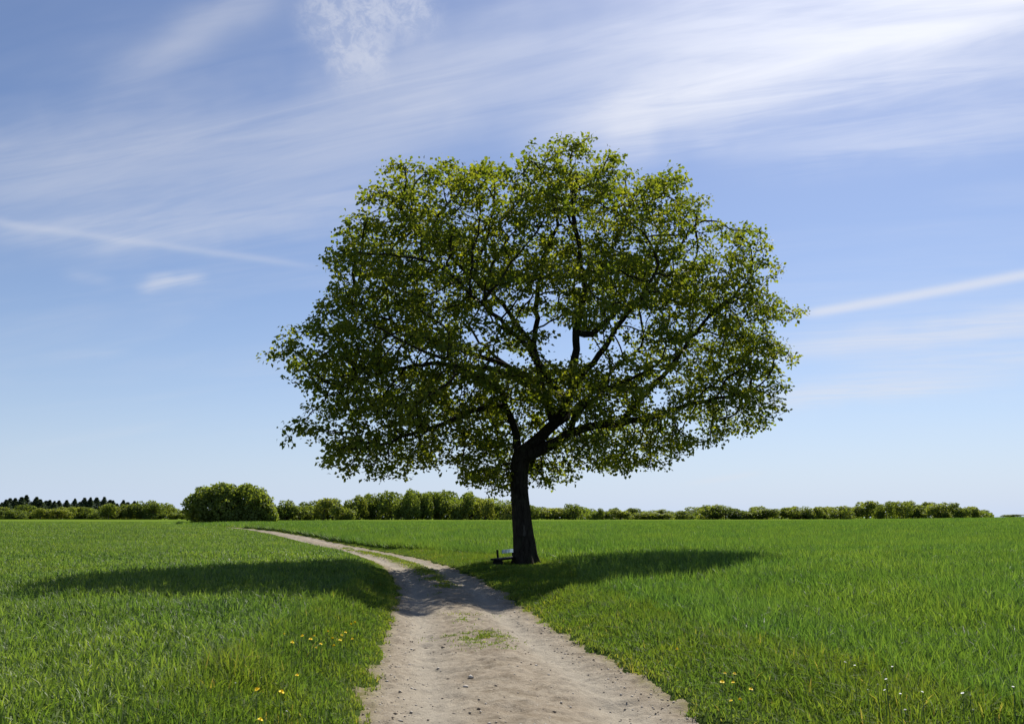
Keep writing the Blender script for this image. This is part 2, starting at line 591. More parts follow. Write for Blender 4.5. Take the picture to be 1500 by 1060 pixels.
def broadleaf_proto(seed, wide=0.5, n=2600):
    """unit-height broadleaf tree: crown mesh and trunk mesh"""
    r = np.random.default_rng(seed)
    nl = 16
    c = np.zeros((nl, 3))
    rad = np.zeros(nl)
    for i in range(nl):
        a, h = r.uniform(0, 6.28), r.uniform(0.16, 0.84)
        k = wide * math.sqrt(max(0.05, 1 - ((h - 0.45) / 0.55) ** 2)) * r.uniform(0.35, 0.8)
        c[i] = (math.cos(a) * k, math.sin(a) * k, h)
        rad[i] = r.uniform(0.13, 0.22) * (0.7 + wide * 0.6)
        c[i, 2] = min(c[i, 2], 1.0 - rad[i] * 0.95)
        c[i, 2] = max(c[i, 2], rad[i] * 0.7)
    w = rad ** 2
    idx = r.choice(nl, n, p=w / w.sum())
    d = r.normal(size=(n, 3))
    d /= np.linalg.norm(d, axis=1)[:, None]
    pts = c[idx] + d * (rad[idx] * (0.75 + 0.32 * r.random(n) ** 0.7) * (1 + 0.2 * np.sin(d[:, 0] * 9 + seed) * np.cos(d[:, 2] * 8)))[:, None]
    V, Fq = leaf_cloud(pts, 0.078, d, seed)
    cr = np_mesh('crown', V, [Fq], {'rnd': np.repeat(np.clip(0.5 + 0.18 * r.normal(size=n) + 0.25 * (r.random(nl)[idx] - 0.5), 0, 1), 4)})
    cr.materials.append(M_far_leaf)
    bm = bmesh.new()
    bmesh.ops.create_cone(bm, segments=8, radius1=0.028, radius2=0.012, depth=0.6, matrix=Matrix.Translation((0, 0, 0.3)))
    for i in range(0, nl, 3):
        p = Vector((0, 0, 0.35))
        q = Vector(c[i])
        v = q - p
        bmesh.ops.create_cone(bm, segments=5, radius1=0.012, radius2=0.004, depth=v.length,
                              matrix=Matrix.Translation((p + q) / 2) @ v.to_track_quat('Z', 'Y').to_matrix().to_4x4())
    tr = bpy.data.meshes.new('trunk')
    bm.to_mesh(tr)
    bm.free()
    tr.materials.append(M_far_bark)
    return cr, tr


def conifer_proto(seed, n=3400):
    r = np.random.default_rng(seed)
    h = r.random(n) ** 1.15
    a = r.uniform(0, 6.28, n)
    rr = (1 - h) ** 0.95 * 0.19 * np.sqrt(r.random(n)) * (0.85 + 0.3 * np.sin(a * 5 + h * 60)) + 0.004
    pts = np.stack([np.cos(a) * rr, np.sin(a) * rr, 0.05 + 0.95 * h - rr * 0.3], -1)
    V, Fq = leaf_cloud(pts, 0.030, None, seed, 0.6)
    cr = np_mesh('crown', V, [Fq], {'rnd': np.repeat(r.random(n), 4)})
    cr.materials.append(M_conifer)
    bm = bmesh.new()
    bmesh.ops.create_cone(bm, segments=7, radius1=0.022, radius2=0.003, depth=0.98, matrix=Matrix.Translation((0, 0, 0.49)))
    tr = bpy.data.meshes.new('trunk')
    bm.to_mesh(tr)
    bm.free()
    tr.materials.append(M_far_bark)
    return cr, tr


BROAD = [broadleaf_proto(30 + i, w) for i, w in enumerate((0.42, 0.5, 0.55, 0.62, 0.48, 0.58, 0.7))]
CONI = [conifer_proto(60 + i) for i in range(4)]
ORD = ['first', 'second', 'third', 'fourth', 'fifth', 'sixth', 'seventh', 'eighth', 'ninth', 'tenth', 'eleventh', 'twelfth',
       'thirteenth', 'fourteenth', 'fifteenth', 'sixteenth', 'seventeenth', 'eighteenth', 'nineteenth', 'twentieth',
       'twenty-first', 'twenty-second', 'twenty-third', 'twenty-fourth', 'twenty-fifth', 'twenty-sixth', 'twenty-seventh',
       'twenty-eighth', 'twenty-ninth', 'thirtieth', 'thirty-first', 'thirty-second', 'thirty-third', 'thirty-fourth',
       'thirty-fifth', 'thirty-sixth', 'thirty-seventh', 'thirty-eighth', 'thirty-ninth', 'fortieth']
ORD += [t + '-' + o for t in ('forty', 'fifty', 'sixty') for o in ORD[:9]]


def far_tree(name, proto, px, top, width, y, label, cat, group):
    """plant a tree at distance y so that it tops out at the photographed height"""
    p = at_depth(px, top, y)
    g = float(H(np.array([p.x]), np.array([y]))[0]) - 0.1
    hgt = max(1.5, p.z - g)
    wid = width * y / F
    e = empty(name, (p.x, y, g))
    e.rotation_euler = (0, 0, random.uniform(0, 6.28))
    tag(e, label, cat, group)
    crown, trunk = proto
    sx = wid / crown['w']
    for nm, me in (('trunk', trunk), ('crown', crown)):
        o = link(nm, me, e)
        o.scale = (sx, sx, hgt)
        if nm == 'crown': o['kind'] = 'stuff'
    return e


for cr, tr in BROAD + CONI:
    v = np.empty(len(cr.vertices) * 3, np.float32)
    cr.vertices.foreach_get('co', v)
    v = v.reshape(-1, 3)
    cr['w'] = float(np.percentile(v[:, 0], 98) - np.percentile(v[:, 0], 2))
    k = 1.0 / float(np.percentile(v[:, 2], 99.3))
    cr['h'] = k

# left wood: spruces over broadleaves
con = [(3, 733), (15, 728), (32, 726), (45, 734), (54, 730), (68, 733), (80, 731), (98, 735), (110, 729), (124, 731), (133, 731),
       (153, 729), (166, 735), (181, 732), (197, 735), (-14, 730), (-30, 732), (212, 738)]
con += [(px_ + random.uniform(5, 9), t_ + random.uniform(0, 4)) for px_, t_ in con if px_ < 205]
con.sort()
for i, (px, top) in enumerate(con):
    top += random.uniform(-3.0, 2.5)
    far_tree('spruce_tree', CONI[i % 4], px, top, random.uniform(20, 32), random.uniform(425, 445),
             ORD[i] + ' dark spruce from the left in the wood at the far left', 'tree', 'spruces in the left wood')
xs = []
x = -30
while x < 276:
    xs.append(x)
    x += random.uniform(11, 16)
for i, px in enumerate(xs):
    top = np.interp(px, [-40, 60, 140, 200, 225, 258, 276], [743, 742, 743, 736, 733, 740, 743]) + random.uniform(-5, 5)
    far_tree('broadleaf_tree', BROAD[i % 7], px, top, random.uniform(17, 32), random.uniform(395, 418),
             ORD[i] + ' leafy tree from the left, low in front of the far left spruces', 'tree', 'broadleaves in the left wood')
# middle wood, behind the field between round bush and oak trunk
prof_m = [(392, 741), (415, 735), (435, 737), (475, 731), (500, 737), (520, 728), (540, 722), (560, 728), (580, 722), (605, 719), (640, 720), (670, 719),
          (690, 723), (700, 727), (720, 731), (745, 737), (762, 741)]
px, i = 402, 0
while px < 768:
    top = np.interp(px, *zip(*prof_m)) + random.uniform(-4.5, 2.5)
    w = random.uniform(20, 42)
    far_tree('broadleaf_tree', BROAD[(i * 3 + 1) % 7], px, top, w, random.uniform(330, 360),
             ORD[i] + ' tree from the left in the wood between round bush and oak trunk', 'tree', 'trees of the middle wood')
    px += w * random.uniform(0.36, 0.52)
    i += 1
prof_r = [(770, 740), (785, 741), (800, 746), (830, 741), (855, 740), (875, 747), (900, 745), (930, 749), (960, 746), (985, 751), (1010, 750), (1025, 743),
          (1050, 741), (1080, 742), (1095, 746), (1120, 744), (1160, 743), (1185, 747), (1205, 739), (1230, 742), (1265, 738), (1300, 735), (1330, 736),
          (1350, 741), (1385, 736), (1400, 739), (1425, 742), (1440, 746), (1455, 753)]
px, i = 776, 0
while px < 1452:
    top = np.interp(px, *zip(*prof_r)) + random.uniform(-4.5, 1.5)
    w = random.uniform(16, 40) if px < 1400 else 26
    far_tree('broadleaf_tree', BROAD[(i * 2 + 3) % 7], px, top, w, random.uniform(345, 385),
             ORD[i] + ' tree rightward from the oak trunk in the long far hedge', 'tree', 'trees of the right hedge')
    px += w * random.uniform(0.48, 0.64)
    i += 1
far_tree('broadleaf_tree', BROAD[2], 1482, 755, 26, 420, 'tiny tree top peeping over the field at the far right', 'tree', None)


# undergrowth that closes the hedges below the crowns
def undergrowth(name, prof, y0, y1, label, n, frac=0.55):
    p = np.array(prof, float)
    px = rng.uniform(p[0, 0], p[-1, 0], n)
    top = np.interp(px, p[:, 0], p[:, 1])
    y = rng.uniform(y0, y1, n)
    v = (530 - top) / F
    k = y / (math.cos(PITCH) - v * math.sin(PITCH))
    qx, qz = (px - 750) / F * k, HC + (math.sin(PITCH) + v * math.cos(PITCH)) * k
    g = H(qx, y)
    pts = np.stack([qx, y, g + 0.2 + np.maximum(0.8, (qz - g) * frac) * rng.random(n)], -1)
    V, Fq = leaf_cloud(pts, 1.1, None, 5)
    o = link(name, np_mesh(name, V, [Fq], {'rnd': np.repeat(rng.random(n) * 0.5, 4)}), None, M_far_leaf)
    tag(o, label, 'undergrowth', None, 'stuff')


undergrowth('wood_undergrowth', [(-60, 742), (200, 741), (280, 745)], 412, 424, 'dense undergrowth beneath the far left wood', 5200, 0.75)
undergrowth('wood_undergrowth', prof_m, 345, 365, 'dense undergrowth beneath the middle wood', 7500, 0.72)
undergrowth('hedge_undergrowth', prof_r, 365, 385, 'dense undergrowth beneath the long right hedge', 9000, 0.72)


# big round bush by the far end of the track
def big_bush():
    y = 160.0
    c0 = at_depth(336, 769, y)
    g = float(H(np.array([c0.x]), np.array([y]))[0]) - 0.1
    e = empty('round_bush', (c0.x, y, g))
    tag(e, 'big round bushy tree standing alone by the far end of the track', 'tree')
    k = y / F
    lobes = [(-48, 26, 16), (-38, 38, 14), (-22, 40, 17), (-5, 36, 20), (16, 38, 18), (34, 34, 17), (46, 24, 17), (56, 14, 12), (-56, 14, 12),
             (-30, 18, 18), (0, 16, 20), (30, 16, 18), (62, 8, 8), (-44, 8, 14), (-20, 6, 14), (8, 6, 14), (34, 6, 14), (52, 6, 10), (-12, 46, 10), (22, 45, 10)]
    P_, N_, S_ = [], [], []
    r = np.random.default_rng(99)
    for lx, lz, lr in lobes:
        for rep in range(2):
            oy = r.uniform(-22, 22)
            n = int(2.3 * lr * lr)
            d = r.normal(size=(n, 3))
            d /= np.linalg.norm(d, axis=1)[:, None]
            rad = lr * (0.7 + 0.36 * r.random(n)) * (1 + 0.12 * np.sin(d[:, 0] * 7 + lx) * np.cos(d[:, 2] * 9))
            P_.append((np.array([lx, oy, lz]) + d * rad[:, None]) * k)
            N_.append(d)
            S_.append(np.full(n, r.random()))
    P_, N_, S_ = np.concatenate(P_), np.concatenate(N_), np.concatenate(S_)
    keep = P_[:, 2] > 0.05
    P_, N_, S_ = P_[keep], N_[keep], S_[keep]
    V, Fq = leaf_cloud(P_, 0.50, N_, 98)
    rv = np.clip(0.25 + 0.4 * S_ + 0.15 * r.normal(size=len(P_)), 0, 1)
    o = link('crown', np_mesh('crown', V, [Fq], {'rnd': np.repeat(rv, 4)}), e, M_far_leaf)
    o['kind'] = 'stuff'
    for sx in (-3.2, 0.3, 3.0):
        bm = bmesh.new()
        bmesh.ops.create_cone(bm, segments=8, radius1=0.22, radius2=0.08, depth=4.0, matrix=Matrix.Translation((sx, 0, 2.0)))
        me = bpy.data.meshes.new('trunk')
        bm.to_mesh(me)
        bm.free()
        link('trunk', me, e, M_far_bark)


big_bush()

# ------------------------------------------------------------------ the oak
TY = 32.0                                   # distance of the trunk
tb = at_depth(771, 828, TY)
TZ = float(H(np.array([tb.x]), np.array([TY]))[0])


def tp(px, py, dep=0.0):
    """photo point on the trunk's own plane, then moved back/forward by dep metres (true size kept)"""
    y = TY + 3.6 * max(-1.0, min(1.0, (px - 785) / 385)) * float(sstep(abs(px - 785), 30, 160))   # crown's long axis is turned a little
    p = at_depth(px, py, y)
    return np.array([p.x, y + dep, p.z])


MPP = TY / F / 1.02
OUT = np.array([(478, 705), (520, 708), (555, 690), (600, 672), (640, 662), (668, 672), (690, 705), (735, 712), (800, 706), (850, 692), (905, 700), (945, 690), (985, 668),
                (1050, 664), (1085, 640), (1142, 618), (1152, 575), (1130, 535), (1165, 502), (1172, 468), (1142, 425), (1150, 382), (1112, 352),
                (1070, 318), (1030, 280), (1005, 256), (962, 268), (930, 245), (880, 222), (832, 207), (795, 217), (740, 235), (690, 232),
                (640, 233), (580, 255), (540, 292), (495, 335), (455, 390), (445, 440), (432, 480), (402, 522), (412, 588), (440, 655)], float)
CC = np.array([785, 480.0])


def bound(ang):
    """distance from the crown centre to its outline along the angle"""
    a = np.arctan2(OUT[:, 1] - CC[1], OUT[:, 0] - CC[0])
    d = np.hypot(OUT[:, 0] - CC[0], OUT[:, 1] - CC[1])
    o = np.argsort(a)
    a, d = a[o], d[o]
    a = np.concatenate([a - 2 * np.pi, a, a + 2 * np.pi])
    d = np.tile(d, 3)
    return np.interp(ang, a, d)


def attractors(n, seed):
    r = np.random.default_rng(seed)
    DEP = 5.3
    m = n * 14
    ang = r.uniform(-np.pi, np.pi, m)
    q = np.sqrt(r.random(m))
    b = bound(ang)
    ok = r.random(m) < (b / 400) ** 2
    dep = r.uniform(-1, 1, m) * DEP * np.sqrt(np.maximum(0, 1 - q * q))
    rho = np.hypot(q, dep / DEP)
    ok &= r.random(m) < 0.16 + 0.84 * sstep(rho, 0.48, 0.86)
    rag = 1 + 0.05 * vnoise(ang * 9, dep * 0.35, 15) + 0.03 * vnoise(ang * 24, dep * 0.6, 16)
    kq = b * q * rag * np.where(np.sin(ang) < 0, 0.945, 0.975)
    px = CC[0] + np.cos(ang) * kq * np.where(np.cos(ang) < 0, 0.94, 0.95)
    py = CC[1] + np.sin(ang) * kq
    # hollow under the umbrella, clear of the bole
    ok &= ~((py > 640) & (np.abs(px - 765) > 95) & (px > 640) & (q < 0.80))
    ok &= ~((py > 600) & (dep < 0.9) & (np.abs(px - 780) < 60))
    # light reaches in below the back of the crown
    ok &= ~((dep > 1.5) & (py > 370) & (px > 630) & (px < 980) & (r.random(m) < 0.82))
    # windows of thinner foliage where branches show
    gx = vnoise(px / 44.0 + dep * 0.45, py / 36.0 + dep * 0.35, 79)
    ok &= gx > np.where((px > 670) & (px < 1020) & (py > 325) & (py < 560), 0.06, -0.55)
    ids = np.where(ok)[0]
    Q = np.array([tp(px[i], py[i], dep[i]) for i in ids[:n]])
    # foliage gathers in flattened sprays: pick well spaced centres, fill each one
    ctr = []
    for p in Q:
        if all(np.dot((p - c) * (1, 1, 1.5), (p - c) * (1, 1, 1.5)) > 1.34 ** 2 for c in ctr):
            ctr.append(p)
        if len(ctr) > 420: break
    ctr = np.array(ctr)
    # low sprays behind and beside the fork
    low = np.array([tp(*p) for p in ((700, 655, .8), (715, 632, 1.4), (735, 668, 1.8), (712, 690, 1.2), (745, 690, 1.6), (790, 680, 2.0), (815, 690, 1.6),
                                     (840, 672, 1.0), (735, 640, 2.2), (760, 615, 2.2), (690, 675, 1.0))])
    nc = int(n * 0.92)
    size = r.uniform(0.65, 1.15, len(ctr))
    pick = r.choice(len(ctr), nc, p=size ** 2 / (size ** 2).sum())
    d = r.normal(size=(nc, 3))
    d /= np.linalg.norm(d, axis=1)[:, None]
    rr = r.random(nc) ** 0.45
    C_ = ctr[pick] + d * (rr * size[pick])[:, None] * np.array([1.0, 1.0, 0.46])
    L_ = low[r.integers(0, len(low), 420)] + r.normal(size=(420, 3)) * np.array([0.36, 0.36, 0.24])
    return np.concatenate([C_, Q[:n - nc], L_])


# main limbs: (parent limb, parent point index, points (px, py, depth), start radius, end radius in px)
LIMBS = [
    (None, 0, [(771, 830, 0), (769, 812, 0), (767, 790, 0), (764, 765, 0), (762, 740, 0), (760, 715, 0), (760, 690, 0), (762, 670, 0)], 15, 15),
    (0, 7, [(774, 656, 0), (792, 640, 0), (812, 620, .1), (828, 598, .2), (840, 565, .3), (842, 525, .3), (844, 485, .2), (850, 453, 0), (857, 430, -.3), (848, 385, -.5), (840, 325, -.4), (836, 265, 0)], 10, 3),
    (0, 7, [(780, 664, -.2), (802, 654, -.4), (832, 637, -.7), (860, 628, -1.0), (903, 625, -1.4), (945, 618, -1.6), (990, 602, -1.6), (1040, 588, -1.4), (1090, 575, -1.0)], 9.5, 2.5),
    (1, 6, [(868, 488, .2), (890, 468, .1), (908, 450, 0), (943, 438, -.2), (966, 405, -.5), (990, 368, -.6), (1020, 330, -.3)], 5, 2),
    (1, 2, [(806, 592, .5), (793, 556, 1.0), (782, 500, 1.2), (788, 430, 1.0), (797, 371, .6), (818, 327, .3), (802, 270, 0)], 7, 2),
    (2, 4, [(925, 598, -1.2), (958, 562, -1.0), (1000, 512, -.9), (1022, 482, -.8), (1052, 453, -.6), (1095, 415, 0)], 5, 2),
    (0, 7, [(757, 650, .2), (752, 622, 0), (740, 597, -.3), (722, 596, -.7), (698, 604, -1.1), (660, 622, -1.5), (610, 640, -1.6), (560, 655, -1.2)], 6.5, 2),
    (4, 0, [(780, 570, .4), (755, 552, 0), (712, 540, -.4), (670, 539, -.8), (636, 538, -1.2), (585, 548, -1.4), (530, 560, -1.2)], 5.5, 2),
    (4, 2, [(758, 470, 1.2), (738, 440, 1.0), (692, 402, .6), (645, 362, .3), (602, 322, 0)], 4.5, 2),
    (4, 1, [(745, 530, 1.5), (700, 512, 1.8), (640, 492, 1.6), (577, 470, 1.0), (520, 440, .4)], 4.5, 2),
    (1, 3, [(812, 575, -.9), (790, 545, -2.0), (760, 515, -3.2), (725, 490, -4.4), (690, 465, -5.4)], 6, 2),
    (1, 4, [(855, 545, -.8), (880, 520, -2.0), (900, 490, -3.4), (925, 460, -4.6), (940, 430, -5.4)], 5.5, 2),
    (1, 2, [(832, 608, 1.2), (858, 580, 2.4), (890, 545, 3.6), (925, 510, 4.6), (960, 480, 5.2)], 6, 2),
    (4, 1, [(770, 545, 2.2), (745, 520, 3.4), (715, 490, 4.6), (690, 460, 5.4)], 5, 2),
    (2, 2, [(842, 612, -1.8), (870, 590, -3.0), (905, 575, -4.2), (930, 565, -5.2)], 4.5, 2),
    (6, 2, [(735, 580, -1.5), (715, 570, -2.8), (690, 560, -4.0), (660, 552, -5.0)], 4, 2),
    (1, 8, [(880, 395, -.8), (905, 350, -1.0), (925, 300, -.6)], 3, 1.5),
    (8, 2, [(705, 360, .8), (720, 310, .6), (725, 265, .2)], 3, 1.5),
]


def grow_oak():
    nodes, par, limb, rad0 = [], [], [], []
    idx = []
    for li, (pl, pi, pts, r0, r1) in enumerate(LIMBS):
        ids = []
        if pl is None:
            prev = -1
        else:
            prev = idx[pl][min(len(idx[pl]) - 1, pi)]
        P3 = [tp(p[0], p[1], p[2] * 0.75) for p in pts]
        lim_ids = []
        for k, p in enumerate(P3):
            f = k / max(1, len(P3) - 1)
            rr = (r0 + (r1 - r0) * f ** 0.8) * MPP
            start = nodes[prev] if prev >= 0 else None
            m = 1
            if start is not None:
                m = max(1, int(round(np.linalg.norm(p - start) / 0.38)))
            for s in range(1, m + 1):
                q = p if start is None else start + (p - start) * s / m
                if s < m and li > 0:
                    q = q + np.random.default_rng(li * 100 + k * 10 + s).normal(size=3) * 0.035
                nodes.append(q)
                par.append(prev)
                limb.append(li)
                rad0.append(rr)
                prev = len(nodes) - 1
            lim_ids.append(prev)
        idx.append(lim_ids)
    nodes = list(nodes)
    A = attractors(11500, 5)
    alive = np.ones(len(A), bool)
    best = np.full(len(A), 1e9)
    bi = np.zeros(len(A), int)
    trunk_n = sum(1 for l in limb if l == 0)

    def upd(new_ids):
        nonlocal best, bi
        for i in range(0, len(new_ids), 256):
            ch = new_ids[i:i + 256]
            Q = np.array([nodes[j] for j in ch])
            dd = np.linalg.norm(A[:, None] - Q[None], axis=2)
            m = dd.argmin(1)
            v = dd[np.arange(len(A)), m]
            b = v < best
            best[b] = v[b]
            bi[b] = np.array(ch)[m[b]]
    upd(list(range(trunk_n - 2, len(nodes))))
    STEP, KILL, INF = 0.28, 0.33, 6.0
    r = np.random.default_rng(3)
    for it in range(90):
        act = np.where(alive & (best < INF))[0]
        if len(act) == 0: break
        new = []
        order = np.argsort(bi[act], kind='stable')
        act = act[order]
        own = bi[act]
        u, st = np.unique(own, return_index=True)
        st = np.append(st, len(own))
        for k, nd in enumerate(u):
            dirs = A[act[st[k]:st[k + 1]]] - nodes[nd]
            dirs /= np.linalg.norm(dirs, axis=1)[:, None] + 1e-9
            v = dirs.sum(0) / len(dirs) + r.normal(size=3) * 0.16
            if par[nd] >= 0:
                w = nodes[nd] - nodes[par[nd]]
                v = v + 0.35 * w / (np.linalg.norm(w) + 1e-9)
            v /= np.linalg.norm(v) + 1e-9
            nodes.append(nodes[nd] + v * STEP)
            par.append(int(nd))
            limb.append(limb[nd])
            rad0.append(0.0)
            new.append(len(nodes) - 1)
        upd(new)
        alive &= best > KILL
        if len(nodes) > 22000: break
    nodes = np.array(nodes)
    par = np.array(par)
    n = len(nodes)
    EXP = 2.2
    acc = np.zeros(n)
    nch = np.zeros(n, int)
    for i in range(n - 1, 0, -1):
        if par[i] >= 0: nch[par[i]] += 1
    order = np.argsort(-np.array([0] * n))
    # children always have larger indices than parents
    rad = np.zeros(n)
    for i in range(n - 1, -1, -1):
        v = max(acc[i], 0.013 ** EXP)
        rad[i] = v ** (1 / EXP)
        if par[i] >= 0: acc[par[i]] += v
    r0 = np.array(rad0)
    skel = r0 > 0
    rad = np.where(skel, r0, np.minimum(rad, 0.085))
    return nodes, par, np.array(limb), rad, nch, skel


nodes, par, limb, rad, nch, skel = grow_oak()
kids = [[] for _ in nodes]
for i, p in enumerate(par):
    if p >= 0: kids[p].append(i)


def tubes(chains, sides_for):
    Vs, Fs, base = [], [], 0
    for ch, rr in chains:
        P_ = np.array(ch)
        k = sides_for(max(rr))
        t = np.gradient(P_, axis=0)
        t /= np.linalg.norm(t, axis=1)[:, None] + 1e-9
        ref = np.array([0.31, 0.77, 0.55])
        ring = []
        u = np.cross(t[0], ref)
        u /= np.linalg.norm(u) + 1e-9
        for j in range(len(P_)):
            u = u - t[j] * np.dot(u, t[j])
            u /= np.linalg.norm(u) + 1e-9
            w = np.cross(t[j], u)
            a = np.arange(k) / k * 2 * np.pi
            ring.append(P_[j] + rr[j] * (np.cos(a)[:, None] * u + np.sin(a)[:, None] * w))
        Vs.append(np.concatenate(ring))
        m = len(P_)
        i = np.arange(m * k).reshape(m, k)
        q = np.stack([i[:-1], np.roll(i[:-1], -1, 1), np.roll(i[1:], -1, 1), i[1:]], -1).reshape(-1, 4)
        Fs.append(q + base)
        base += m * k
    return np.concatenate(Vs), np.concatenate(Fs)


oak = empty('oak_tree', (tb.x, TY, TZ))
tag(oak, 'large lone oak with broad domed crown standing beside the track', 'tree')
base_v = np.array([tb.x, TY, TZ])

# split the skeleton into chains, each belonging to one limb
chains = {}
stack = [(0, -1)]
while stack:
    st, pa = stack.pop()
    ch = [st]
    cur = st
    while True:
        same = [k for k in kids[cur] if limb[k] == limb[cur] or limb[cur] == 0 and False]
        if not same: break
        nxt = max(same, key=lambda k: (skel[k], rad[k]))
        for k in kids[cur]:
            if k != nxt: stack.append((k, cur))
        ch.append(nxt)
        cur = nxt
    for k in kids[cur]:
        if k not in ch: stack.append((k, cur))
    pts = [nodes[i] for i in ch]
    rr = [rad[i] for i in ch]
    if pa >= 0:
        pts.insert(0, nodes[pa])
        rr.insert(0, min(rad[pa] * 0.9, rr[0] * 1.25))
    if len(pts) >= 2:
        rr[-1] = min(rr[-1], 0.006) if not skel[ch[-1]] else rr[-1]
        chains.setdefault(int(limb[st]), []).append((pts, rr))


def make_trunk():
    """bole with root flare, fluting and bark ridges"""
    P_ = [tp(*p) for p in LIMBS[0][2]]
    P_ = P_ + [tp(768, 657, 0), tp(779, 648, 0), tp(790, 641, 0)]
    P_[0][2] = TZ - 0.15
    P_ = np.array(P_)
    t = np.linspace(0, len(P_) - 1, 90)
    C_ = np.stack([np.interp(t, np.arange(len(P_)), P_[:, i]) for i in range(3)], -1)
    kk = np.ones(7) / 7
    C2 = C_.copy()
    for i in range(3): C2[:, i] = np.convolve(np.pad(C_[:, i], 3, mode='edge'), kk, mode='valid')
    h = C2[:, 2] - TZ
    hpx = h / MPP
    r = np.interp(hpx, [-8, 0, 6, 14, 40, 70, 100, 130, 150, 162, 172, 180, 186, 190], [25, 19.5, 17.6, 16.2, 15.0, 13.6, 12.8, 12.8, 14.0, 14.5, 13, 10.5, 8.5, 6]) * MPP
    ns = 72
    a = np.arange(ns) / ns * 2 * np.pi
    A_, Hh = np.meshgrid(a, h)
    fl = np.exp(-np.maximum(Hh, 0) / 0.5)
    prof = 1 + 0.05 * np.sin(3 * A_ + 0.7 + Hh * 0.25) + 0.035 * np.sin(5 * A_ + Hh * 0.4) + fl * (0.14 * np.sin(5 * A_ + 1.1) + 0.09 * np.sin(3 * A_))
    prof += 0.022 * vnoise(A_ * 7.0, Hh * 1.6, 41) + 0.018 * vnoise(A_ * 13.0, Hh * 3.0, 42)
    rr = r[:, None] * prof
    X = C2[:, 0:1] + np.cos(A_) * rr
    Y = C2[:, 1:2] + np.sin(A_) * rr
    Z = np.repeat(C2[:, 2:3], ns, 1)
    V = np.stack([X, Y, Z], -1).reshape(-1, 3) - base_v
    i = np.arange(90 * ns).reshape(90, ns)
    q = np.stack([i[:-1], np.roll(i[:-1], -1, 1), np.roll(i[1:], -1, 1), i[1:]], -1).reshape(-1, 4)
    return np_mesh('trunk', V, [q], smooth=True), C2, r


tm, trunk_c, trunk_r = make_trunk()
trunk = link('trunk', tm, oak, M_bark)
for ch_ in chains.get(0, []):
    if max(ch_[1]) < 0.2:                     # epicormic shoots growing out of the bole
        V, Fq = tubes([ch_], lambda r_: 6)
        link('shoot', np_mesh('shoot', V - base_v, [Fq], smooth=True), trunk, M_bark)
for li, chs in sorted(chains.items()):
    if li == 0: continue
    V, Fq = tubes(chs, lambda r_: 14 if r_ > 0.12 else 8 if r_ > 0.05 else 5 if r_ > 0.02 else 3)
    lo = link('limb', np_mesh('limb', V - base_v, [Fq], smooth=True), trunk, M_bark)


def make_leaves():
    r = np.random.default_rng(12)
    thin = np.where((rad < 0.030) & (~skel))[0]
    tipn = np.where(nch[thin] == 0, 30, 10)
    rep = np.repeat(thin, tipn)
    n = len(rep)
    ctr = nodes[rep]
    # each twig carries its own mean hue
    tw = np.repeat(r.random(len(thin)), tipn)
    off = r.normal(size=(n, 3)) * np.array([0.135, 0.135, 0.09])
    pos = ctr + off
    bn = r.normal(size=(n, 3)) * 0.75 + np.array([0, 0, 0.75])
    bn /= np.linalg.norm(bn, axis=1)[:, None]
    ax = off + r.normal(size=(n, 3)) * 0.12 + np.array([0, 0, -0.03])
    ax -= bn * (ax * bn).sum(1)[:, None]
    ax /= np.linalg.norm(ax, axis=1)[:, None] + 1e-9
    sd = np.cross(bn, ax)
    L = (0.128 * r.uniform(0.5, 1.45, n))[:, None]
    w = L * 0.42
    dr = np.array([0, 0, -1.0])
    V = np.stack([pos, pos + ax * L * 0.5 + sd * w + bn * L * 0.10, pos + ax * L + dr * L * 0.10, pos + ax * L * 0.5 - sd * w + bn * L * 0.10,
                  pos + ax * L * 0.55], 1)
    o = 5 * np.arange(n)[:, None]
    Fc = np.concatenate([o + np.array([[0, 4, 1]]), o + np.array([[1, 4, 2]]), o + np.array([[0, 3, 4]]), o + np.array([[4, 3, 2]])])
    rv = np.clip(0.15 + 0.5 * tw + 0.3 * r.random(n), 0, 1)
    print('oak nodes', len(nodes), 'leaves', n)
    return np_mesh('crown', V.reshape(-1, 3) - base_v, [Fc], {'rnd': np.repeat(rv, 5)})


crown = link('crown', make_leaves(), oak, M_oak_leaf)
crown['kind'] = 'stuff'


# pale mark on the bole facing the camera
def trunk_patch(pts_px, name, mat, proud):
    ps = []
    for px, py in pts_px:
        p = at_depth(px, py, TY)
        j = int(np.argmin(np.abs(trunk_c[:, 2] - p.z)))
        dx = p.x - trunk_c[j, 0]
        rr = trunk_r[j] * 1.06 + proud
        ps.append((p.x, trunk_c[j, 1] - math.sqrt(max(0.01, rr * rr - dx * dx)), p.z))
    bm = bmesh.new()
    vs = [bm.verts.new(Vector(p) - Vector(base_v)) for p in ps]
    f = bm.faces.new(vs)
    ex = bmesh.ops.extrude_face_region(bm, geom=[f])
    for g in ex['geom']:
        if isinstance(g, bmesh.types.BMVert): g.co.y += 0.05
    bmesh.ops.recalc_face_normals(bm, faces=bm.faces)
    me = bpy.data.meshes.new(name)
    bm.to_mesh(me)
    bm.free()
    return link(name, me, trunk, mat)


M_scar = plain('weathered_bare_wood', (0.085, 0.075, 0.06), 0.9, 0.05)
trunk_patch([(766, 770), (767.5, 768), (769, 770), (768.6, 775), (770.5, 780), (769.5, 784), (767.5, 785), (765.5, 783.5), (766.8, 778), (766.2, 774)], 'bare_scar', M_scar, 0.012)['label'] = 'small pale scar low on the dark trunk'

# ------------------------------------------------------------------ things left beside the oak
def mesh_obj(name, bm, mat, parent=None, smooth=False):
    me = bpy.data.meshes.new(name)
    bm.to_mesh(me)
    bm.free()
    if smooth:
        for p in me.polygons: p.use_smooth = True
    return link(name, me, parent, mat)


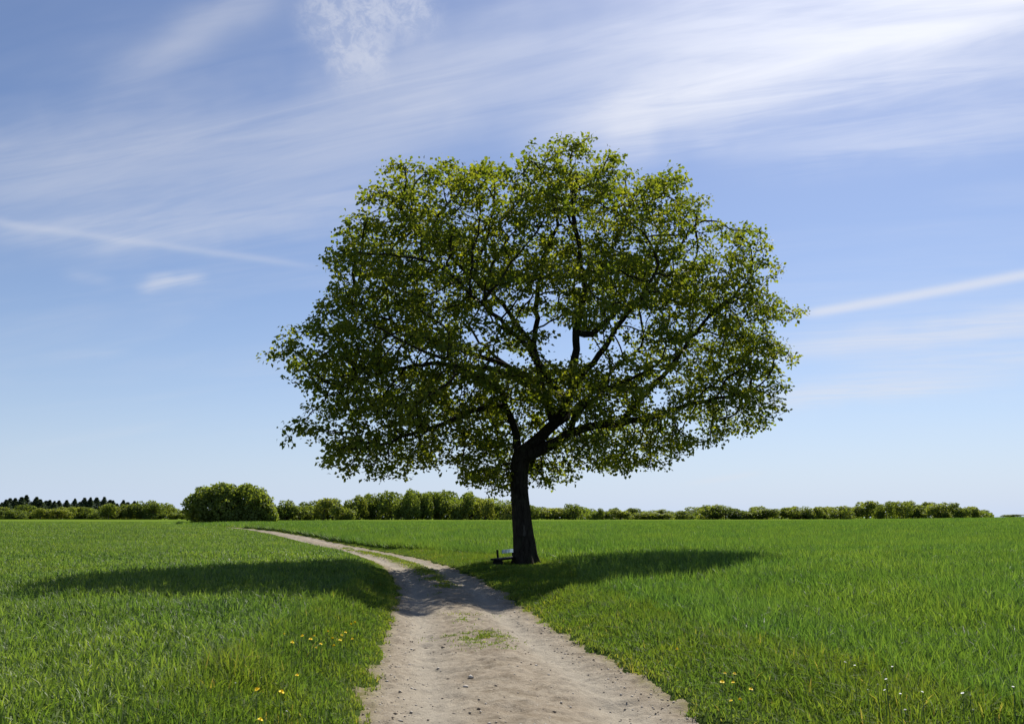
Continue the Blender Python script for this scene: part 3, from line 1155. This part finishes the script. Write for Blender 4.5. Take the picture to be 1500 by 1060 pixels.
def bench():
    """low rustic bench tucked against the bole, its near end towards the track"""
    a = at_depth(726, 828, TY - 1.2)
    b = at_depth(766, 826, TY + 1.4)
    g = float(H(np.array([(a.x + b.x) / 2]), np.array([(a.y + b.y) / 2]))[0])
    mid = Vector(((a.x + b.x) / 2, (a.y + b.y) / 2, g))
    L_ = math.hypot(b.x - a.x, b.y - a.y)
    e = empty('bench', mid)
    e.rotation_euler = (0, 0, math.atan2(b.y - a.y, b.x - a.x))
    tag(e, 'low dark wooden bench with pale backrest board, left of the oak trunk', 'bench')
    dark = plain('dark_bench_wood', (0.020, 0.020, 0.018), 0.8, 0.1, 0.4, 14)
    pale = plain('pale_sky_lit_board', (0.42, 0.58, 0.66), 0.45, 0.4, 0.12, 14)  # weathered board; the sky light it catches is put into this pale blue

    def part(name, c, d, mat, tilt=0.0):
        bm = bmesh.new()
        bmesh.ops.create_cube(bm, size=1, matrix=Matrix.Translation(c) @ Matrix.Rotation(tilt, 4, 'X') @ Matrix.Diagonal((*d, 1)))
        bmesh.ops.bevel(bm, geom=bm.edges[:], offset=min(d) * 0.2, segments=2, affect='EDGES')
        return mesh_obj(name, bm, mat, e)
    for k in (-0.105, 0.105):
        part('seat_plank', (0, k, 0.20), (L_, 0.19, 0.06), dark)
    for k in (-1, 1):
        part('leg', (k * (L_ / 2 - 0.22), 0, 0.06), (0.14, 0.34, 0.22), dark)
        part('back_post', (k * (L_ / 2 - 0.62) + 0.2, 0.235, 0.24), (0.08, 0.06, 0.52), dark, R(-7))
    part('backrest_board', (0.42, 0.222, 0.42), (L_ * 0.42, 0.035, 0.13), pale, R(-7))['label'] = 'backrest board with caught sky light coloured in as pale blue'


bench()


# ------------------------------------------------------------------ crops and verges
def blades(x, y, z, h, lean, width, seg, seed, rnd, flop=0.35):
    """arching tapered blades; seg cross-sections"""
    r = np.random.default_rng(seed)
    n = len(x)
    ph = r.uniform(0, 6.2832, n)
    d = np.stack([np.cos(ph), np.sin(ph)], -1)
    tw = ph + np.pi / 2 + r.normal(size=n) * 0.6
    s = np.stack([np.cos(tw), np.sin(tw), r.normal(size=n) * 0.25], -1)
    V, T = [], []
    for k in range(seg + 1):
        t = k / seg
        ho = lean * h * (t ** 1.7)
        zz = h * (t - flop * lean * t ** 2.6)
        c = np.stack([x + d[:, 0] * ho, y + d[:, 1] * ho, z + zz], -1)
        if k == seg:
            V.append(c[:, None])
            T.append(np.full((n, 1), t))
        else:
            w = width * (0.75 + 0.6 * t if t < 0.45 else 1.02 - 0.62 * (t - 0.45) / 0.55)
            V.append(np.stack([c - s * (w / 2)[:, None], c + s * (w / 2)[:, None]], 1))
            T.append(np.full((n, 2), t))
    V = np.concatenate(V, 1)
    k = V.shape[1]
    o = k * np.arange(n)[:, None]
    quads = [o + np.array([[2 * j, 2 * j + 1, 2 * j + 3, 2 * j + 2]]) for j in range(seg - 1)]
    tri = o + np.array([[2 * seg - 2, 2 * seg - 1, 2 * seg]])
    return V.reshape(-1, 3), (np.concatenate(quads) if quads else np.zeros((0, 4), int)), tri, np.repeat(rnd, k)


def sample_wedge(n, y0, y1, power, seed):
    """points in the view wedge with density falling off as y^power"""
    r = np.random.default_rng(seed)
    e = power + 2
    u = r.random(n)
    y = (y0 ** e + u * (y1 ** e - y0 ** e)) ** (1 / e)
    x = r.uniform(-1, 1, n) * (0.60 * y + 2.0)
    return x, y, r


def vr(y): return np.interp(y, [8, 16, 24, 29, 35, 41, 48, 60, 120], [1.9, 1.7, 2.3, 3.3, 3.6, 1.9, 0.6, 0.3, 0.3])


def vl(y): return np.interp(y, [8, 14, 20, 30, 60], [1.3, 0.9, 0.6, 0.6, 0.6])


def build_blades(name, parts_, mat, label, cat):
    Vs, Q, T, Rn, b = [], [], [], [], 0
    for V, q, t, rn in parts_:
        Vs.append(V)
        if len(q): Q.append(q + b)
        T.append(t + b)
        Rn.append(rn)
        b += len(V)
    fl = []
    if Q: fl.append(np.concatenate(Q))
    fl.append(np.concatenate(T))
    o = link(name, np_mesh(name, np.concatenate(Vs), fl, {'rnd': np.concatenate(Rn)}), None, mat)
    tag(o, label, cat, None, 'stuff')
    print(name, sum(len(f) * (f.shape[1] - 2) for f in fl), 'tris')


def crop(side, n, seed):
    x, y, r = sample_wedge(n, 5.2, 190, -1.5, seed)
    if side > 0:
        # the crop's edge above the far track stands thick
        ye = r.uniform(38, 110, 70000)
        xe = cx(ye) + hw(ye) + vr(ye) + r.random(70000) ** 1.4 * 1.8
        x, y = np.concatenate([x, xe]), np.concatenate([y, ye])
    d, s = edge_d(x, y)
    ver = vl(y) if side < 0 else vr(y)
    ver = ver + 0.25 * vnoise(x * 0.9, y * 0.9, 31 + seed)
    keep = (s == side) & (d > ver)
    x, y, d, ver = x[keep], y[keep], d[keep], ver[keep]
    n = len(x)
    z = H(x, y) - 0.02
    ws = (np.maximum(y, 9) / 9) ** 0.62
    hb = 0.23 if side < 0 else 0.38
    cl = 1 + 0.16 * vnoise(x * 0.7, y * 0.7, 51) + 0.14 * vnoise(x * 2.9, y * 2.9, 52)
    h = hb * cl * r.uniform(0.62, 1.12, n) * (0.75 + 0.25 * sstep(d - ver, 0.0, 0.5))
    if side > 0:
        h = h * (1 + 0.8 * np.exp(-(d - ver) / 1.2) * sstep(y, 35, 48))
    lean = np.abs(r.normal(size=n)) * (0.75 if side < 0 else 0.42) + 0.10
    lean = np.minimum(lean, 1.4)
    w = (0.0145 if side < 0 else 0.0115) * r.uniform(0.7, 1.3, n) * ws
    rnd = np.clip(0.42 + 0.22 * r.normal(size=n) + 0.16 * vnoise(x * 0.5, y * 0.5, 53) + 0.10 * vnoise(x * 3.1, y * 3.1, 54), 0, 1)
    res = []
    for lo, hi, seg in ((0, 13, 3), (13, 38, 2), (38, 999, 1)):
        m = (y >= lo) & (y < hi)
        if seg == 1:
            w2 = w[m] * 1.3
        else:
            w2 = w[m]
        res.append(blades(x[m], y[m], z[m], h[m], lean[m], w2, seg, seed * 10 + seg, rnd[m], 0.45 if side < 0 else 0.32))
    return res


build_blades('young_crop', crop(-1, 900000, 1), M_crop_left, 'low glossy young cereal crop filling the left field', 'crop')
build_blades('standing_crop', crop(1, 800000, 2), M_crop_right, 'taller upright green cereal crop filling the right field', 'crop')


def verge():
    res = []
    for seed, n in ((71, 850000),):
        x, y, r = sample_wedge(n, 5.2, 130, -1.55, seed)
        # concentrate near the track
        off = r.uniform(-1, 1, n) * 6.2
        x = cx(y) + off
        d, s = edge_d(x, y)
        ver = np.where(s < 0, vl(y), vr(y)) + 0.35
        keep = (d > -0.02 + 0.10 * r.random(n) - 0.10 * (vnoise(x * 5, y * 5, 66) > 0.35)) & (d < ver) & (np.abs(x) < 0.6 * y + 2)
        keep &= np.hypot(x - tb.x, y - TY) > 0.42
        x, y, d, s = x[keep], y[keep], d[keep], s[keep]
        n2 = len(x)
        z = surf(x, y) - 0.015
        tuft = vnoise(x * 2.2, y * 2.2, 61) * 0.5 + vnoise(x * 0.8, y * 0.8, 62) * 0.5
        h = (0.07 + 0.15 * sstep(d, 0.05, 1.4) * (1 + 0.7 * tuft)) * r.uniform(0.6, 1.3, n2)
        h *= 1 - 0.25 * sstep(y, 20, 28)
        h *= 0.35 + 0.65 * np.maximum(sstep(np.hypot(x - tb.x, y - TY + 1.2), 0.6, 2.2), sstep(y, TY - 0.1, TY + 0.5))
        w = 0.010 * r.uniform(0.7, 1.4, n2) * (np.maximum(y, 9) / 9) ** 0.62
        lean = np.minimum(np.abs(r.normal(size=n2)) * 0.6 + 0.1, 1.4)
        rnd = np.clip(0.42 + 0.15 * r.normal(size=n2) + 0.22 * tuft + 0.30 * (1 - sstep(d, 0.0, 0.35)), 0, 0.97)
        rnd = np.where(r.random(n2) < 0.012, 1.0, rnd)
        for lo, hi, seg in ((0, 13, 3), (13, 30, 2), (30, 999, 1)):
            m = (y >= lo) & (y < hi)
            res.append(blades(x[m], y[m], z[m], h[m], lean[m], w[m], seg, seed * 10 + seg, rnd[m]))
    return res


build_blades('verge_grass', verge(), M_verge, 'short mixed grass along both edges of the track', 'grass')


def track_grass():
    r = np.random.default_rng(81)
    X, Y = [], []
    # tuft patch in the middle of the track near the camera
    for (px, py, sx, sy, n) in ((705, 936, 0.20, 0.40, 2200), (693, 930, 0.28, 0.12, 900), (680, 908, 0.10, 0.25, 250), (735, 945, 0.10, 0.15, 250), (690, 900, 0.30, 0.20, 200)):
        gx, gy = on_ground(px, py)
        X.append(gx + r.normal(size=n) * sx)
        Y.append(gy + r.normal(size=n) * sy)
    # grass ridge between the wheel tracks further off
    n = 26000
    yy = 21 + r.random(n) ** 0.9 * 60
    u = r.normal(size=n) * 0.15
    X.append(cx(yy) + u * hw(yy))
    Y.append(yy)
    x, y = np.concatenate(X), np.concatenate(Y)
    thin = np.where(y < 20, vnoise(x * 7, y * 5, 91) > -0.25, vnoise(x * 1.6, y * 1.0, 92) > 0.35 - 1.2 * sstep(y, 22, 31) + 2.0 * sstep(y, 44, 56))
    x, y = x[thin], y[thin]
    n = len(x)
    z = track_z(x, y) - 0.01
    h = np.where(y < 20, 0.04, 0.07) * r.uniform(0.5, 1.4, n)
    w = 0.008 * r.uniform(0.7, 1.4, n) * (np.maximum(y, 9) / 9) ** 0.62
    rnd = np.clip(0.70 + 0.15 * r.normal(size=n), 0, 0.95)
    return [blades(x, y, z, h, np.minimum(np.abs(r.normal(size=n)) * 0.7 + 0.2, 1.5), w, 2, 82, rnd)]


build_blades('track_grass', track_grass(), M_verge, 'thin yellowish grass growing between the wheel tracks', 'grass')


# ------------------------------------------------------------------ wild flowers
M_petal_y = plain('yellow_petal', (0.85, 0.66, 0.02), 0.6, 0.2, 0.15, 60)
M_petal_w = plain('white_petal', (0.78, 0.78, 0.74), 0.6, 0.2, 0.06, 60)
M_stem = plain('flower_stem', (0.10, 0.16, 0.04), 0.6, 0.3, 0.2, 40)


def flower_protos(rad_, npet, rings):
    bm = bmesh.new()
    for q in range(rings):
        f = q / max(1, rings - 1) if rings > 1 else 0
        L = rad_ * (1 - 0.6 * f)
        for i in range(npet):
            a = (i + 0.5 * (q % 2)) / npet * 6.2832
            el = 0.15 + 0.9 * f
            c, s_ = math.cos(a), math.sin(a)
            w = L * 0.34 * 10 / npet
            tip = Vector((c * L * math.cos(el), s_ * L * math.cos(el), L * math.sin(el) + 0.004 * q))
            mid = tip * 0.6
            pv = Vector((-s_, c, 0)) * w * 0.7
            vs = [bm.verts.new(v) for v in (Vector((0, 0, 0.002 * q)), mid - pv, tip, mid + pv)]
            bm.faces.new(vs)
    head = bpy.data.meshes.new('flower_head')
    bm.to_mesh(head)
    bm.free()
    bm = bmesh.new()
    bmesh.ops.create_cone(bm, segments=5, radius1=0.0035, radius2=0.0025, depth=1.0, matrix=Matrix.Translation((0, 0, 0.5)))
    stem = bpy.data.meshes.new('stem')
    bm.to_mesh(stem)
    bm.free()
    stem.materials.append(M_stem)
    return head, stem


dand_head, dand_stem = flower_protos(0.022, 12, 4)
dand_head.materials.append(M_petal_y)
wht_head, wht_stem = flower_protos(0.012, 9, 2)
wht_head.materials.append(M_petal_w)


def flower(px, py, hgt, head, stem, name, label, cat, group):
    x, y = on_ground(px, py, hgt)
    g = float(surf(np.array([x]), np.array([y]))[0])
    e = empty(name, (x, y, g))
    e.rotation_euler = (0, 0, random.uniform(0, 6.28))
    tag(e, label, cat, group)
    s = link('stem', stem, e)
    s.scale = (1, 1, hgt)
    hd = link('flower_head', head, e)
    hd.location = (0, 0, hgt)
    k = random.uniform(0.8, 1.2)
    hd.scale = (k, k, k)
    hd.rotation_euler = (random.uniform(-0.5, 0.3), random.uniform(-0.4, 0.4), 0)


k_left = -1
for px, py in sorted(((443, 931), (460, 933), (480, 925), (487, 936), (520, 912), (500, 931), (514, 915), (506, 927), (489, 946), (416, 929), (455, 937),
               (470, 943), (516, 936), (463, 950), (498, 938), (428, 941))):
    k_left += 1
    flower(px, py, 0.30, dand_head, dand_stem, 'dandelion', ORD[k_left] + ' yellow dandelion from the left in the cluster on the left verge', 'flower', 'dandelions of the left cluster')
for (px, py), lb in zip(((435, 991), (412, 1015), (377, 1010), (381, 1054)),
                        ('lone yellow dandelion highest below the left cluster', 'brightest lone dandelion in the left foreground crop edge',
                         'leftmost yellow dandelion in the foreground', 'lowest yellow dandelion at the bottom left edge')):
    flower(px, py, 0.28, dand_head, dand_stem, 'dandelion', lb, 'flower', 'scattered left dandelions')
flower(992, 951, 0.16, dand_head, dand_stem, 'dandelion', 'single yellow dandelion high on the right verge', 'flower', None)
k_right = -1
for px, py in sorted(((1062, 988), (1076, 988), (1100, 1010), (1071, 1027), (1084, 1028), (1058, 1000), (1074, 1000))):
    k_right += 1
    flower(px, py, 0.18, dand_head, dand_stem, 'dandelion', ORD[k_right] + ' yellow dandelion from the left in the cluster on the right verge', 'flower', 'dandelions of the right cluster')
k_white = -1
for px, py in sorted(((1238, 970), (1252, 974), (1298, 995), (1307, 976), (1300, 1003), (1271, 1011), (1286, 1003), (1319, 1017), (1326, 1040),
               (1351, 1013), (1421, 1018), (1410, 1016), (1484, 1006), (1296, 1012), (1426, 1042))):
    k_white += 1
    flower(px, py, 0.38, wht_head, wht_stem, 'white_flower', ORD[k_white] + ' small white flower from the left in the right foreground crop', 'flower', 'white wildflowers at lower right')
for (px, py), lb in zip(((930, 908), (1061, 974), (345, 1000), (420, 1042)),
                        ('white flower near the top of the right verge', 'white flower just above the right dandelion cluster',
                         'small white flower in the left field', 'small white flower beside the track at lower left')):
    flower(px, py, 0.2, wht_head, wht_stem, 'white_flower', lb, 'flower', None)
